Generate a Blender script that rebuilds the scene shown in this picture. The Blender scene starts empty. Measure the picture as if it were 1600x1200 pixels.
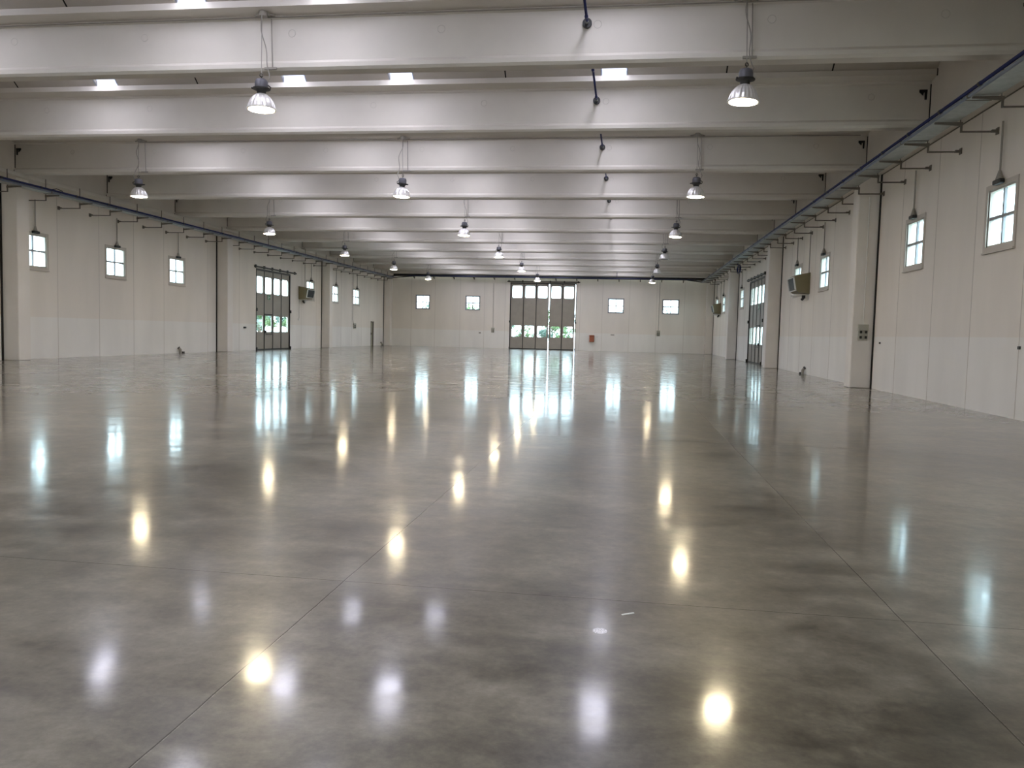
import bpy, math, random
from mathutils import Vector, Matrix
random.seed(7)
C = bpy.context.scene.collection
SC = bpy.context.scene

# ------------------------------------------------------------------ camera
F_PX, YAW, PITCH, ROLL, CAM_H = 1235.26, 0.1408, 0.0644, 0.0250, 1.35
cd = bpy.data.cameras.new('camera'); cam = bpy.data.objects.new('camera', cd); C.objects.link(cam)
f = Vector((-math.sin(YAW)*math.cos(PITCH), math.cos(YAW)*math.cos(PITCH), -math.sin(PITCH)))
r = Vector((math.cos(YAW), math.sin(YAW), 0)); u = r.cross(f)
r2 = math.cos(ROLL)*r + math.sin(ROLL)*u; u2 = -math.sin(ROLL)*r + math.cos(ROLL)*u
M = Matrix((r2, u2, -f)).transposed().to_4x4(); M.translation = Vector((0, 0, CAM_H))
cam.matrix_world = M
cd.sensor_fit = 'HORIZONTAL'; cd.sensor_width = 36; cd.lens = F_PX*36/1600
cd.clip_start = 0.05; cd.clip_end = 500
SC.camera = cam

# ------------------------------------------------------------------ sky, exposure
SKY = 4.3
SKYLIGHT = 6.0
LAMP = 44.0
EXPOSURE = 1.3
w = bpy.data.worlds.new('world'); SC.world = w; w.use_nodes = True
bg = w.node_tree.nodes['Background']
bg.inputs[0].default_value = (0.74, 0.90, 1.0, 1); bg.inputs[1].default_value = SKY
SC.view_settings.view_transform = 'Standard'; SC.view_settings.look = 'None'
SC.view_settings.exposure = EXPOSURE; SC.view_settings.gamma = 1.0
SC.view_settings.use_curve_mapping = False
SC.cycles.use_denoising = True
SC.cycles.max_bounces = 10; SC.cycles.diffuse_bounces = 6; SC.cycles.glossy_bounces = 4
SC.cycles.transparent_max_bounces = 12
SC.cycles.sample_clamp_indirect = 6.0
SC.cycles.use_light_tree = True

# daylight enters by the windows and doors: sampling portals in the openings (they emit nothing themselves)
def portal(loc, rot, sx, sy):
    l = bpy.data.lights.new('window_portal', 'AREA'); l.shape = 'RECTANGLE'; l.size = sx; l.size_y = sy; l.cycles.is_portal = True
    o = bpy.data.objects.new('window_portal', l); C.objects.link(o); o.location = loc; o.rotation_euler = rot
for a, b_, z0, z1 in ((25.10, 26.33, 3.29, 4.42), (29.71, 30.88, 3.29, 4.42), (34.22, 35.41, 3.29, 4.42), (50.13, 51.33, 3.29, 4.42), (54.80, 55.90, 3.29, 4.42), (59.20, 60.55, 3.29, 4.42), (42.87, 47.52, 1, 4.3)):
    portal((-21.25, (a+b_)/2, (z0+z1)/2), (math.pi/2, 0, -math.pi/2), b_-a, z1-z0)
for a, b_, z0, z1 in ((16.11, 17.24, 3.29, 4.42), (20.71, 21.88, 3.29, 4.42), (29.80, 31.02, 3.29, 4.42), (34.32, 35.55, 3.29, 4.42), (50.33, 51.65, 3.29, 4.42), (59.50, 60.95, 3.29, 4.42), (63.92, 65.3, 3.29, 4.42), (42.97, 47.95, 1, 4.3)):
    portal((7.39, (a+b_)/2, (z0+z1)/2), (math.pi/2, 0, math.pi/2), b_-a, z1-z0)
for a, b_, z0, z1 in ((-18.21, -17.05, 3.29, 4.42), (-13.77, -12.60, 3.29, 4.42), (-1.50, -.27, 3.29, 4.42), (3.02, 4.29, 3.29, 4.42), (-9.93, -4.24, 0, 5.68)):
    portal(((a+b_)/2, 67.87, (z0+z1)/2), (-math.pi/2, 0, 0), b_-a, z1-z0)

# ------------------------------------------------------------------ measures (metres)
XL, XR = -20.98, 7.12            # inner faces of the side walls
PL, PR = -20.38, 6.52            # faces of the pilasters
EL, ER = -20.40, 6.67            # beam ends / closure panels
Y0, BAY = 24.24, 14.25
YB, BS = 14.66, 4.75             # near edge of the first beam in view, spacing
YEND, YFRONT = 67.6, -7.0
WT = 0.22

# ------------------------------------------------------------------ materials
def mat(name, col, rough=0.6, metal=0.0, spec=0.5):
    m = bpy.data.materials.new(name); m.use_nodes = True
    b = m.node_tree.nodes['Principled BSDF']
    b.inputs['Base Color'].default_value = (*col, 1); b.inputs['Roughness'].default_value = rough
    b.inputs['Metallic'].default_value = metal; b.inputs['Specular IOR Level'].default_value = spec
    return m
def noisy(name, c1, c2, scale, rough=0.6, metal=0.0, bump=0.0, detail=5, spec=0.5):
    m = mat(name, c1, rough, metal, spec); nt = m.node_tree; N = nt.nodes; L = nt.links
    b = N['Principled BSDF']; g = N.new('ShaderNodeNewGeometry'); n = N.new('ShaderNodeTexNoise')
    n.inputs['Scale'].default_value = scale; n.inputs['Detail'].default_value = detail
    L.new(g.outputs['Position'], n.inputs['Vector'])
    cr = N.new('ShaderNodeValToRGB'); cr.color_ramp.elements[0].color = (*c1, 1); cr.color_ramp.elements[1].color = (*c2, 1)
    cr.color_ramp.elements[0].position = .3; cr.color_ramp.elements[1].position = .7
    L.new(n.outputs[0], cr.inputs[0]); L.new(cr.outputs[0], b.inputs['Base Color'])
    if bump:
        bp = N.new('ShaderNodeBump'); bp.inputs['Strength'].default_value = bump; bp.inputs['Distance'].default_value = .01
        L.new(n.outputs[0], bp.inputs['Height']); L.new(bp.outputs[0], b.inputs['Normal'])
    return m
def emis(name, col, s):
    m = bpy.data.materials.new(name); m.use_nodes = True; nt = m.node_tree
    nt.nodes.remove(nt.nodes['Principled BSDF']); e = nt.nodes.new('ShaderNodeEmission')
    e.inputs[0].default_value = (*col, 1); e.inputs[1].default_value = s
    nt.links.new(e.outputs[0], nt.nodes['Material Output'].inputs[0]); return m

beam_m = noisy('painted_concrete_beam', (.675, .64, .575), (.72, .685, .615), 1.3, .55, bump=.05)
ceil_m = noisy('roof_shell_concrete', (.50, .465, .40), (.56, .52, .455), 1.7, .65, bump=.05)
pil_m = noisy('painted_pilaster', (.79, .75, .69), (.84, .80, .74), 1.1, .6)
def wall_mat():
    # painted precast panels: warm upper paint, cooler lower paint band, fine vertical fibre
    m = mat('painted_wall_panels', (.7, .66, .6), .6); nt = m.node_tree; N = nt.nodes; L = nt.links
    b = N['Principled BSDF']; g = N.new('ShaderNodeNewGeometry'); s = N.new('ShaderNodeSeparateXYZ')
    L.new(g.outputs['Position'], s.inputs[0])
    gt = N.new('ShaderNodeMath'); gt.operation = 'GREATER_THAN'; gt.inputs[1].default_value = 1.50
    L.new(s.outputs['Z'], gt.inputs[0])
    mx = N.new('ShaderNodeMix'); mx.data_type = 'RGBA'
    mx.inputs[6].default_value = (.84, .82, .77, 1); mx.inputs[7].default_value = (.81, .76, .685, 1)
    L.new(gt.outputs[0], mx.inputs[0])
    n = N.new('ShaderNodeTexNoise'); n.inputs['Scale'].default_value = .9; n.inputs['Detail'].default_value = 5
    mp = N.new('ShaderNodeMapping'); mp.inputs['Scale'].default_value = (1, 1, .25)
    L.new(g.outputs['Position'], mp.inputs[0]); L.new(mp.outputs[0], n.inputs['Vector'])
    mr = N.new('ShaderNodeMapRange'); mr.inputs[1].default_value = .3; mr.inputs[2].default_value = .7; mr.inputs[3].default_value = .94; mr.inputs[4].default_value = 1.04
    L.new(n.outputs[0], mr.inputs[0])
    mu = N.new('ShaderNodeVectorMath'); mu.operation = 'SCALE'
    L.new(mx.outputs[2], mu.inputs[0]); L.new(mr.outputs[0], mu.inputs['Scale']); L.new(mu.outputs[0], b.inputs['Base Color'])
    return m
wall_m = wall_mat()
seal_m = mat('black_joint_seal', (.012, .010, .008), .8)
groove_m = mat('panel_joint', (.60, .56, .50), .8)
mark_m = mat('casting_ring', (.53, .50, .44), .7)
dark_m = mat('dark_frame', (.028, .027, .024), .5)
black_m = mat('black_plastic', (.010, .010, .010), .5)
leaf_m = noisy('door_leaf_paint', (.30, .275, .235), (.34, .31, .265), 2.0, .5)
galv_m = noisy('galvanised_steel', (.36, .38, .36), (.45, .47, .45), 6, .5, .55)
bracket_m = mat('dull_bracket_steel', (.16, .14, .115), .55, .4)
blue_m = mat('blue_pipe_paint', (.008, .016, .095), .4)
bluegrey_m = mat('pale_conduit', (.24, .27, .32), .45, .3)
conduit_m = mat('grey_conduit', (.33, .31, .27), .5)
grey_m = mat('lamp_gear_grey', (.13, .13, .15), .5, .2)
refl_m = mat('lamp_reflector_aluminium', (.90, .88, .86), .30, .45)
box_m = mat('grey_plastic_box', (.40, .39, .33), .5)
green_m = mat('dark_green_plate', (.03, .10, .06), .5)
white_m = mat('white_plastic', (.75, .74, .70), .4)
olive_m = noisy('beige_heater_casing', (.20, .17, .085), (.225, .19, .10), 3, .45)
red_m = mat('brick_red_cabinet', (.27, .075, .035), .5)
frame_m = mat('window_casing_beige', (.55, .50, .44), .5)
bar_m = mat('window_bar_grey', (.30, .30, .32), .45)
lamp_on_m = emis('lamp_lens_lit', (1.0, .84, .55), LAMP)
lamp_off_m = mat('lamp_lens_off', (.55, .55, .55), .15)
sky_pane_m = emis('opal_skylight_dome', (.86, .85, 1.0), SKYLIGHT)
upstand_m = mat('skylight_upstand_pale_blue', (.42, .48, .60), .5)
bark_m = mat('tree_bark', (.10, .075, .05), .9)
ground_m = noisy('yard_concrete', (.34, .34, .33), (.42, .42, .41), .5, .9)
def glass_mat():
    m = bpy.data.materials.new('clear_window_glass'); m.use_nodes = True; nt = m.node_tree
    nt.nodes.remove(nt.nodes['Principled BSDF'])
    t = nt.nodes.new('ShaderNodeBsdfTransparent'); t.inputs[0].default_value = (.90, .97, .97, 1)
    g = nt.nodes.new('ShaderNodeBsdfGlossy'); g.inputs['Roughness'].default_value = .02
    lw = nt.nodes.new('ShaderNodeLayerWeight'); lw.inputs[0].default_value = .5
    pw = nt.nodes.new('ShaderNodeMath'); pw.operation = 'POWER'; pw.inputs[1].default_value = 5; nt.links.new(lw.outputs['Facing'], pw.inputs[0])
    fr = nt.nodes.new('ShaderNodeMath'); fr.operation = 'MULTIPLY_ADD'; fr.inputs[1].default_value = .9; fr.inputs[2].default_value = .04; nt.links.new(pw.outputs[0], fr.inputs[0])
    mx = nt.nodes.new('ShaderNodeMixShader')
    nt.links.new(fr.outputs[0], mx.inputs[0]); nt.links.new(t.outputs[0], mx.inputs[1]); nt.links.new(g.outputs[0], mx.inputs[2])
    nt.links.new(mx.outputs[0], nt.nodes['Material Output'].inputs[0]); return m
glass_m = glass_mat()
def leaf_mat(name, a, b_):
    m = noisy(name, a, b_, 2.5, .6); return m
leafs = [leaf_mat('foliage_green', (.05, .10, .03), (.12, .19, .06)), leaf_mat('foliage_bluish', (.05, .09, .07), (.11, .17, .13))]

JOINT_X = (-1.45, 1.38)
def floor_mat():
    m = mat('polished_concrete', (.15, .13, .105), .15); nt = m.node_tree; N = nt.nodes; L = nt.links
    b = N['Principled BSDF']; b.inputs['IOR'].default_value = 1.5
    g = N.new('ShaderNodeNewGeometry'); s = N.new('ShaderNodeSeparateXYZ'); L.new(g.outputs['Position'], s.inputs[0])
    def noise(scale, detail, rough=.55, dist=0.0, src=None, mp=None):
        n = N.new('ShaderNodeTexNoise'); n.inputs['Scale'].default_value = scale; n.inputs['Detail'].default_value = detail
        n.inputs['Roughness'].default_value = rough; n.inputs['Distortion'].default_value = dist
        if mp:
            q = N.new('ShaderNodeMapping'); q.inputs['Scale'].default_value = mp; q.inputs['Location'].default_value = (scale*7.3, 3.1, 0)
            L.new(g.outputs['Position'], q.inputs[0]); L.new(q.outputs[0], n.inputs['Vector'])
        else: L.new(g.outputs['Position'], n.inputs['Vector'])
        return n.outputs[0]
    def M2(op, a, b2, clamp=False):
        n = N.new('ShaderNodeMath'); n.operation = op; n.use_clamp = clamp
        for i, v in enumerate((a, b2)):
            if isinstance(v, (int, float)): n.inputs[i].default_value = v
            elif v is not None: L.new(v, n.inputs[i])
        return n.outputs[0]
    def ramp(v, stops):
        n = N.new('ShaderNodeValToRGB'); e = n.color_ramp.elements
        while len(e) < len(stops): e.new(.5)
        for el, (p, c) in zip(e, stops): el.position = p; el.color = (*c, 1)
        L.new(v, n.inputs[0]); return n.outputs[0]
    big = noise(.33, 6, .62, .6, mp=(1, .8, 1)); mid = noise(1.7, 8, .68, .25, mp=(.8, 1.2, 1)); fine = noise(34, 4, .7)
    sml = noise(7.0, 6, .75); mixv = M2('ADD', M2('ADD', M2('MULTIPLY', big, .38), M2('MULTIPLY', mid, .42)), M2('MULTIPLY', sml, .20))
    mixv = M2('ADD', M2('MULTIPLY', mixv, .93), M2('MULTIPLY', fine, .07))
    col = ramp(mixv, [(.41, (.033, .026, .017)), (.465, (.077, .064, .044)), (.52, (.132, .113, .081)), (.585, (.21, .184, .139))])
    # rust and dark specks
    sp = noise(5.5, 5, .7, 1.0, mp=(1, 1, 1)); spm = ramp(sp, [(.67, (0, 0, 0)), (.74, (1, 1, 1))])
    mxs = N.new('ShaderNodeMix'); mxs.data_type = 'RGBA'; L.new(M2('MULTIPLY', spm, .45), mxs.inputs[0]); L.new(col, mxs.inputs[6]); mxs.inputs[7].default_value = (.07, .045, .025, 1)
    col = mxs.outputs[2]
    # saw-cut joints
    def line(axis, c, wd): return M2('LESS_THAN', M2('ABSOLUTE', M2('SUBTRACT', axis, c), None), wd)
    def anyof(ls):
        a = ls[0]
        for x in ls[1:]: a = M2('MAXIMUM', a, x)
        return a
    X, Y = s.outputs['X'], s.outputs['Y']
    wob = M2('MULTIPLY', M2('SUBTRACT', noise(3, 2), .5), .012); Xw = M2('ADD', X, wob); Yw = M2('ADD', Y, wob)
    ys = (4.0, 10.45, 17.0, 23.6, 30.2, 36.8, 43.4, 50.0, 56.6, 63.2)
    def joints(wd, off): 
        ls = [line(Xw, c+off, wd) for c in JOINT_X + (-8.0, 8.0-.5, -14.5)] + [line(Yw, c+off, wd) for c in ys]
        half = M2('MULTIPLY', line(Yw, 7.0+off, wd), M2('GREATER_THAN', X, 1.38)); return anyof(ls+[half])
    dk = joints(.0028, 0.0); lt = joints(.002, .0045)
    br = noise(9, 4, .8); lt = M2('MULTIPLY', lt, ramp(br, [(.42, (0, 0, 0)), (.6, (1, 1, 1))]))
    m1 = N.new('ShaderNodeMix'); m1.data_type = 'RGBA'; L.new(M2('MULTIPLY', dk, .8), m1.inputs[0]); L.new(col, m1.inputs[6]); m1.inputs[7].default_value = (.03, .025, .018, 1)
    m2 = N.new('ShaderNodeMix'); m2.data_type = 'RGBA'; L.new(M2('MULTIPLY', lt, .4), m2.inputs[0]); L.new(m1.outputs[2], m2.inputs[6]); m2.inputs[7].default_value = (.42, .39, .33, 1)
    # pale speckled patch on the slab
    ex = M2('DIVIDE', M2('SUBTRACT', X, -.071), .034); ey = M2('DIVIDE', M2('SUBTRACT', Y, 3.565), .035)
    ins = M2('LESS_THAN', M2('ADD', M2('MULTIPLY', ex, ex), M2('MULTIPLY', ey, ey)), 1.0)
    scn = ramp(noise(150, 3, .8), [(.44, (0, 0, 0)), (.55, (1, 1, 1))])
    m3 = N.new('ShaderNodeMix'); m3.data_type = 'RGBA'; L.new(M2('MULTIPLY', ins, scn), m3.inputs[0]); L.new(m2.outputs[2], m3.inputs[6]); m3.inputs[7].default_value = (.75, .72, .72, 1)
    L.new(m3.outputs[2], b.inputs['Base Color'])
    # polish
    rg = N.new('ShaderNodeMapRange'); rg.inputs[1].default_value = .35; rg.inputs[2].default_value = .68; rg.inputs[3].default_value = .29; rg.inputs[4].default_value = .38
    L.new(mid, rg.inputs[0]); L.new(M2('ADD', rg.outputs[0], M2('MULTIPLY', dk, .4)), b.inputs['Roughness'])
    wv = noise(.8, 1, .4, mp=(1, 1, 1)); wv2 = noise(3.0, 0, .5)
    h = M2('ADD', M2('MULTIPLY', wv, 1.0), M2('MULTIPLY', wv2, .30))
    bp = N.new('ShaderNodeBump'); bp.inputs['Strength'].default_value = 1.0; bp.inputs['Distance'].default_value = .0028
    L.new(h, bp.inputs['Height']); L.new(bp.outputs[0], b.inputs['Normal'])
    b.inputs['Specular IOR Level'].default_value = .40
    b.inputs['Coat Weight'].default_value = .85
    rc = N.new('ShaderNodeMapRange'); rc.inputs[1].default_value = .35; rc.inputs[2].default_value = .68; rc.inputs[3].default_value = .075; rc.inputs[4].default_value = .15
    L.new(mid, rc.inputs[0]); L.new(rc.outputs[0], b.inputs['Coat Roughness'])
    L.new(bp.outputs[0], b.inputs['Coat Normal'])
    return m
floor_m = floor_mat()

# ------------------------------------------------------------------ mesh helpers
class MB:
    def __init__(s): s.v = []; s.f = []; s.mi = []
    def face(s, idx, mi=0): s.f.append(idx); s.mi.append(mi)
    def box(s, x0, x1, y0, y1, z0, z1, mi=0, ch=0.0):
        x0, x1 = sorted((x0, x1)); y0, y1 = sorted((y0, y1)); z0, z1 = sorted((z0, z1))
        b = len(s.v)
        if ch <= 0:
            s.v += [(x, y, z) for x in (x0, x1) for y in (y0, y1) for z in (z0, z1)]
            for q in ((0,1,3,2),(4,6,7,5),(0,4,5,1),(2,3,7,6),(0,2,6,4),(1,5,7,3)): s.face([b+i for i in q], mi)
        else:  # chamfered box
            import itertools
            idx = {}
            for sx, sy, sz in itertools.product((0, 1), repeat=3):
                P = (x1 if sx else x0, y1 if sy else y0, z1 if sz else z0); d = [(-ch if q else ch) for q in (sx, sy, sz)]
                for a in range(3):
                    p = [P[i] + (d[i] if i != a else 0) for i in range(3)]; idx[(sx, sy, sz, a)] = len(s.v); s.v.append(tuple(p))
            for a in range(3):
                o1, o2 = [i for i in range(3) if i != a]
                for side in (0, 1):
                    q = []
                    for c1, c2 in ((0,0),(1,0),(1,1),(0,1)):
                        k = [0,0,0]; k[a] = side; k[o1] = c1; k[o2] = c2; q.append(idx[(*k, a)])
                    s.face(q if (side == 1) ^ (a == 1) else q[::-1], mi)
            for a in range(3):
                o1, o2 = [i for i in range(3) if i != a]
                for c1 in (0, 1):
                    for c2 in (0, 1):
                        k0 = [0,0,0]; k0[o1] = c1; k0[o2] = c2; k1 = list(k0); k1[a] = 1
                        q = [idx[(*k0, o1)], idx[(*k1, o1)], idx[(*k1, o2)], idx[(*k0, o2)]]
                        s.face(q, mi)
            for k in itertools.product((0, 1), repeat=3):
                s.face([idx[(*k, 0)], idx[(*k, 1)], idx[(*k, 2)]], mi)
        return s
    def tube(s, pts, r, n=8, mi=0, cap=True):
        P = [Vector(p) for p in pts]; rings = []
        rr = r if isinstance(r, (list, tuple)) else [r]*len(P)
        up = None
        for i, p in enumerate(P):
            t = (P[min(i+1, len(P)-1)] - P[max(i-1, 0)]).normalized()
            if up is None: up = Vector((0,0,1)) if abs(t.z) < .9 else Vector((1,0,0))
            a = t.cross(up).normalized(); b_ = a.cross(t).normalized(); up = b_
            base = len(s.v)
            for k in range(n):
                an = 2*math.pi*k/n; q = p + a*math.cos(an)*rr[i] + b_*math.sin(an)*rr[i]; s.v.append(tuple(q))
            rings.append(base)
        for i in range(len(rings)-1):
            for k in range(n): s.face([rings[i]+k, rings[i]+(k+1)%n, rings[i+1]+(k+1)%n, rings[i+1]+k], mi)
        if cap: s.face([rings[0]+k for k in range(n)][::-1], mi); s.face([rings[-1]+k for k in range(n)], mi)
        return s
    def lathe(s, prof, c=(0,0,0), n=24, mi=0, flute=0.0, nf=12):
        rings = []
        for (rad, z) in prof:
            base = len(s.v)
            for k in range(n):
                an = 2*math.pi*k/n; q = rad*(1 + (flute if k % 2 else 0)); s.v.append((c[0]+q*math.cos(an), c[1]+q*math.sin(an), c[2]+z))
            rings.append(base)
        for i in range(len(rings)-1):
            for k in range(n): s.face([rings[i]+k, rings[i]+(k+1)%n, rings[i+1]+(k+1)%n, rings[i+1]+k], mi)
        return s
    def disc(s, rad, z, c=(0,0,0), n=24, mi=0, flip=False):
        b = len(s.v); s.v += [(c[0]+rad*math.cos(2*math.pi*k/n), c[1]+rad*math.sin(2*math.pi*k/n), c[2]+z) for k in range(n)]
        q = [b+k for k in range(n)]; s.face(q[::-1] if flip else q, mi); return s
    def prism(s, prof, axis, a0, a1, mi=0):
        # prof: closed list of 2D points in the two other axes (order x,y,z without AXIS)
        b = len(s.v); n = len(prof)
        for a in (a0, a1):
            for p in prof:
                q = [0,0,0]; o = [i for i in range(3) if i != axis]; q[axis] = a; q[o[0]] = p[0]; q[o[1]] = p[1]; s.v.append(tuple(q))
        for k in range(n): s.face([b+k, b+(k+1)%n, b+n+(k+1)%n, b+n+k], mi)
        s.face([b+k for k in range(n)][::-1], mi); s.face([b+n+k for k in range(n)], mi); return s
    def slab(s, axis, a0, a1, U, V, holes, mi=0):
        # a wall slab across AXIS from a0 to a1, spanning U x V, with rectangular holes (u0,u1,v0,v1)
        us = sorted(set([U[0], U[1]] + [h[i] for h in holes for i in (0, 1)])); vs = sorted(set([V[0], V[1]] + [h[i] for h in holes for i in (2, 3)]))
        def solid(i, j):
            if i < 0 or j < 0 or i >= len(us)-1 or j >= len(vs)-1: return False
            cu, cv = (us[i]+us[i+1])/2, (vs[j]+vs[j+1])/2
            return not any(h[0] < cu < h[1] and h[2] < cv < h[3] for h in holes)
        vid = {}
        def V_(a, i, j):
            k = (a, i, j)
            if k not in vid:
                q = [0,0,0]; o = [t for t in range(3) if t != axis]; q[axis] = a; q[o[0]] = us[i]; q[o[1]] = vs[j]; vid[k] = len(s.v); s.v.append(tuple(q))
            return vid[k]
        for i in range(len(us)-1):
            for j in range(len(vs)-1):
                if not solid(i, j): continue
                s.face([V_(a0,i,j), V_(a0,i+1,j), V_(a0,i+1,j+1), V_(a0,i,j+1)], mi); s.face([V_(a1,i,j), V_(a1,i,j+1), V_(a1,i+1,j+1), V_(a1,i+1,j)], mi)
                for (di, dj, p, q) in ((-1,0,(i,j),(i,j+1)), (1,0,(i+1,j),(i+1,j+1)), (0,-1,(i,j),(i+1,j)), (0,1,(i,j+1),(i+1,j+1))):
                    if not solid(i+di, j+dj): s.face([V_(a0,*p), V_(a0,*q), V_(a1,*q), V_(a1,*p)], mi)
        return s
    def build(s, name, mats, parent=None, off=None, smooth=False, **kw):
        me = bpy.data.meshes.new(name); me.from_pydata(s.v, [], s.f)
        for m in (mats if isinstance(mats, (list, tuple)) else [mats]): me.materials.append(m)
        for p, i in zip(me.polygons, s.mi): p.material_index = i
        import bmesh
        bm = bmesh.new(); bm.from_mesh(me); bmesh.ops.recalc_face_normals(bm, faces=bm.faces); bm.to_mesh(me); bm.free()
        if smooth:
            for p in me.polygons: p.use_smooth = True
        o = bpy.data.objects.new(name, me); C.objects.link(o)
        if parent is not None: o.parent = parent
        if off is not None:
            me.transform(Matrix.Translation(-Vector(off)))
            if parent is None: o.location = off
        for k, v in kw.items(): o[k] = v
        return o
def tag(o, label=None, cat=None, group=None, kind=None):
    if label: o['label'] = label
    if cat: o['category'] = cat
    if group: o['group'] = group
    if kind: o['kind'] = kind
    return o
def empty(name, loc, label=None, cat=None, group=None, kind=None, rz=0.0):
    o = bpy.data.objects.new(name, None); C.objects.link(o); o.location = loc; o.rotation_euler = (0, 0, rz); o.empty_display_size = .1
    return tag(o, label, cat, group, kind)
def copy_tree(o, parent=None):
    c = o.copy(); C.objects.link(c); c.parent = parent
    for ch in list(o.children): copy_tree(ch, c)
    return c
ORD = ['first', 'second', 'third', 'fourth', 'fifth', 'sixth', 'seventh', 'eighth', 'ninth', 'tenth', 'eleventh', 'twelfth', 'thirteenth',
       'fourteenth', 'fifteenth', 'sixteenth', 'seventeenth', 'eighteenth', 'nineteenth', 'twentieth', 'twenty-first', 'twenty-second',
       'twenty-third', 'twenty-fourth', 'twenty-fifth', 'twenty-sixth', 'twenty-seventh', 'twenty-eighth', 'twenty-ninth', 'thirtieth', 'thirty-first', 'thirty-second']

# ------------------------------------------------------------------ floor
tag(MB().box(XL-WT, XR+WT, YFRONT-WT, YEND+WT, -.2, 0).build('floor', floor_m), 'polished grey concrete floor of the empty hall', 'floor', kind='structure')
tag(MB().box(-90, 80, -20, 150, -.5, -.21).build('ground', ground_m), 'pale concrete yard outside the hall doors', 'ground', kind='structure')

# ------------------------------------------------------------------ openings
# side windows: glass edges along Y
WL = [(25.10, 26.33), (29.71, 30.88), (34.22, 35.41), (50.13, 51.33), (54.80, 55.90), (59.20, 60.55)]
WR = [(16.11, 17.24), (20.71, 21.88), (29.80, 31.02), (34.32, 35.55), (50.33, 51.65), (59.50, 60.95), (63.92, 65.3)]
WBk = [(-18.21, -17.05), (-13.77, -12.60), (-1.50, -.27), (3.02, 4.29)]
ZW0, ZW1 = 3.29, 4.42
DL = (42.87, 47.52); DR = (42.97, 47.95); DB = (-9.93, -4.24)
DZS, DZB = 4.68, 5.68
MAND = (63.52, 64.28)
def wall(name, axis, a0, a1, U, holes, joints, face, label, zt=6.9):
    # vertical panel joints: shallow recessed strips laid over the inner face
    o = MB().slab(axis, a0, a1, U, (0, zt), holes).build(name, wall_m); tag(o, label, 'wall', kind='structure')
    s = 1 if face > (a0+a1)/2 else -1
    jb = MB()
    for j in joints:
        segs = [(0.0, 6.11)]
        for h in holes:
            if h[0]-.1 < j < h[1]+.1: segs = [(h[3]+.1, 6.11)] if h[2] < .1 else [(0, h[2]-.1), (h[3]+.1, 6.11)]
        for z0, z1 in segs:
            if axis == 0: jb.box(face-.002*s, face+.003*s, j-.012, j+.012, z0, z1)
            else: jb.box(j-.012, j+.012, face-.002*s, face+.003*s, z0, z1)
    jb.build('panel_joint', groove_m, o)
    return o
HL = [(a, b, ZW0, ZW1) for a, b in WL] + [(DL[0], DL[1], 0, DZS), (MAND[0], MAND[1], 0, 2.0)]
HR = [(a, b, ZW0, ZW1) for a, b in WR] + [(DR[0], DR[1], 0, DZS)]
HB = [(a, b, ZW0, ZW1) for a, b in WBk] + [(DB[0], DB[1], 0, DZB)]
wl = wall('wall_left', 0, XL-WT, XL, (YFRONT, YEND), HL, [26.9, 29.25, 31.5, 33.75, 37.6, 40.9, 49.3, 51.8, 54.2, 56.6, 58.9, 61.2, 65.2], XL, 'long painted left wall of upright panels with small square windows')
wr = wall('wall_right', 0, XR, XR+WT, (YFRONT, YEND), HR, [11.2, 13.4, 15.63, 17.77, 19.93, 22.31, 26.8, 29.2, 31.9, 34.0, 36.3, 41.0, 49.6, 56.5, 62.2], XR, 'long painted right wall of upright panels with small square windows')
wb = wall('wall_back', 1, YEND, YEND+WT, (XL-WT, XR+WT), HB, [-18.66, -16.53, -14.3, -12.16, -10.35, -3.9, -2.02, .25, 2.50, 4.78], YEND, 'painted far end wall with four windows and the tall folding door')
tag(MB().slab(1, YFRONT-WT, YFRONT, (XL-WT, XR+WT), (0, 6.9), []).build('wall_front', wall_m), 'painted end wall behind the viewer', 'wall', kind='structure')

# ------------------------------------------------------------------ closure panels + girders along the walls
for side, xe, xi, xw in (('left', EL, -20.14, XL-WT), ('right', ER, 6.44, XR+WT)):
    b = MB()
    b.box(xe, xw, YFRONT-WT, YEND+WT, 6.27, 8.6)
    b.box(xi, xw, YFRONT-WT, YEND+WT, 6.14, 6.27, ch=.015)
    go = b.build('wall_girder', beam_m)
    xf = XL if side == 'left' else XR; sg = 1 if side == 'left' else -1
    MB().box(xf-.005*sg, xf+.012*sg, YFRONT, YEND, 6.115, 6.142).build('joint_seal', bracket_m, go)
    tag(go, 'pale concrete edge girder running above the %s wall tray, carrying the roof beams' % side, 'girder', 'edge girders', 'structure')

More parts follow.
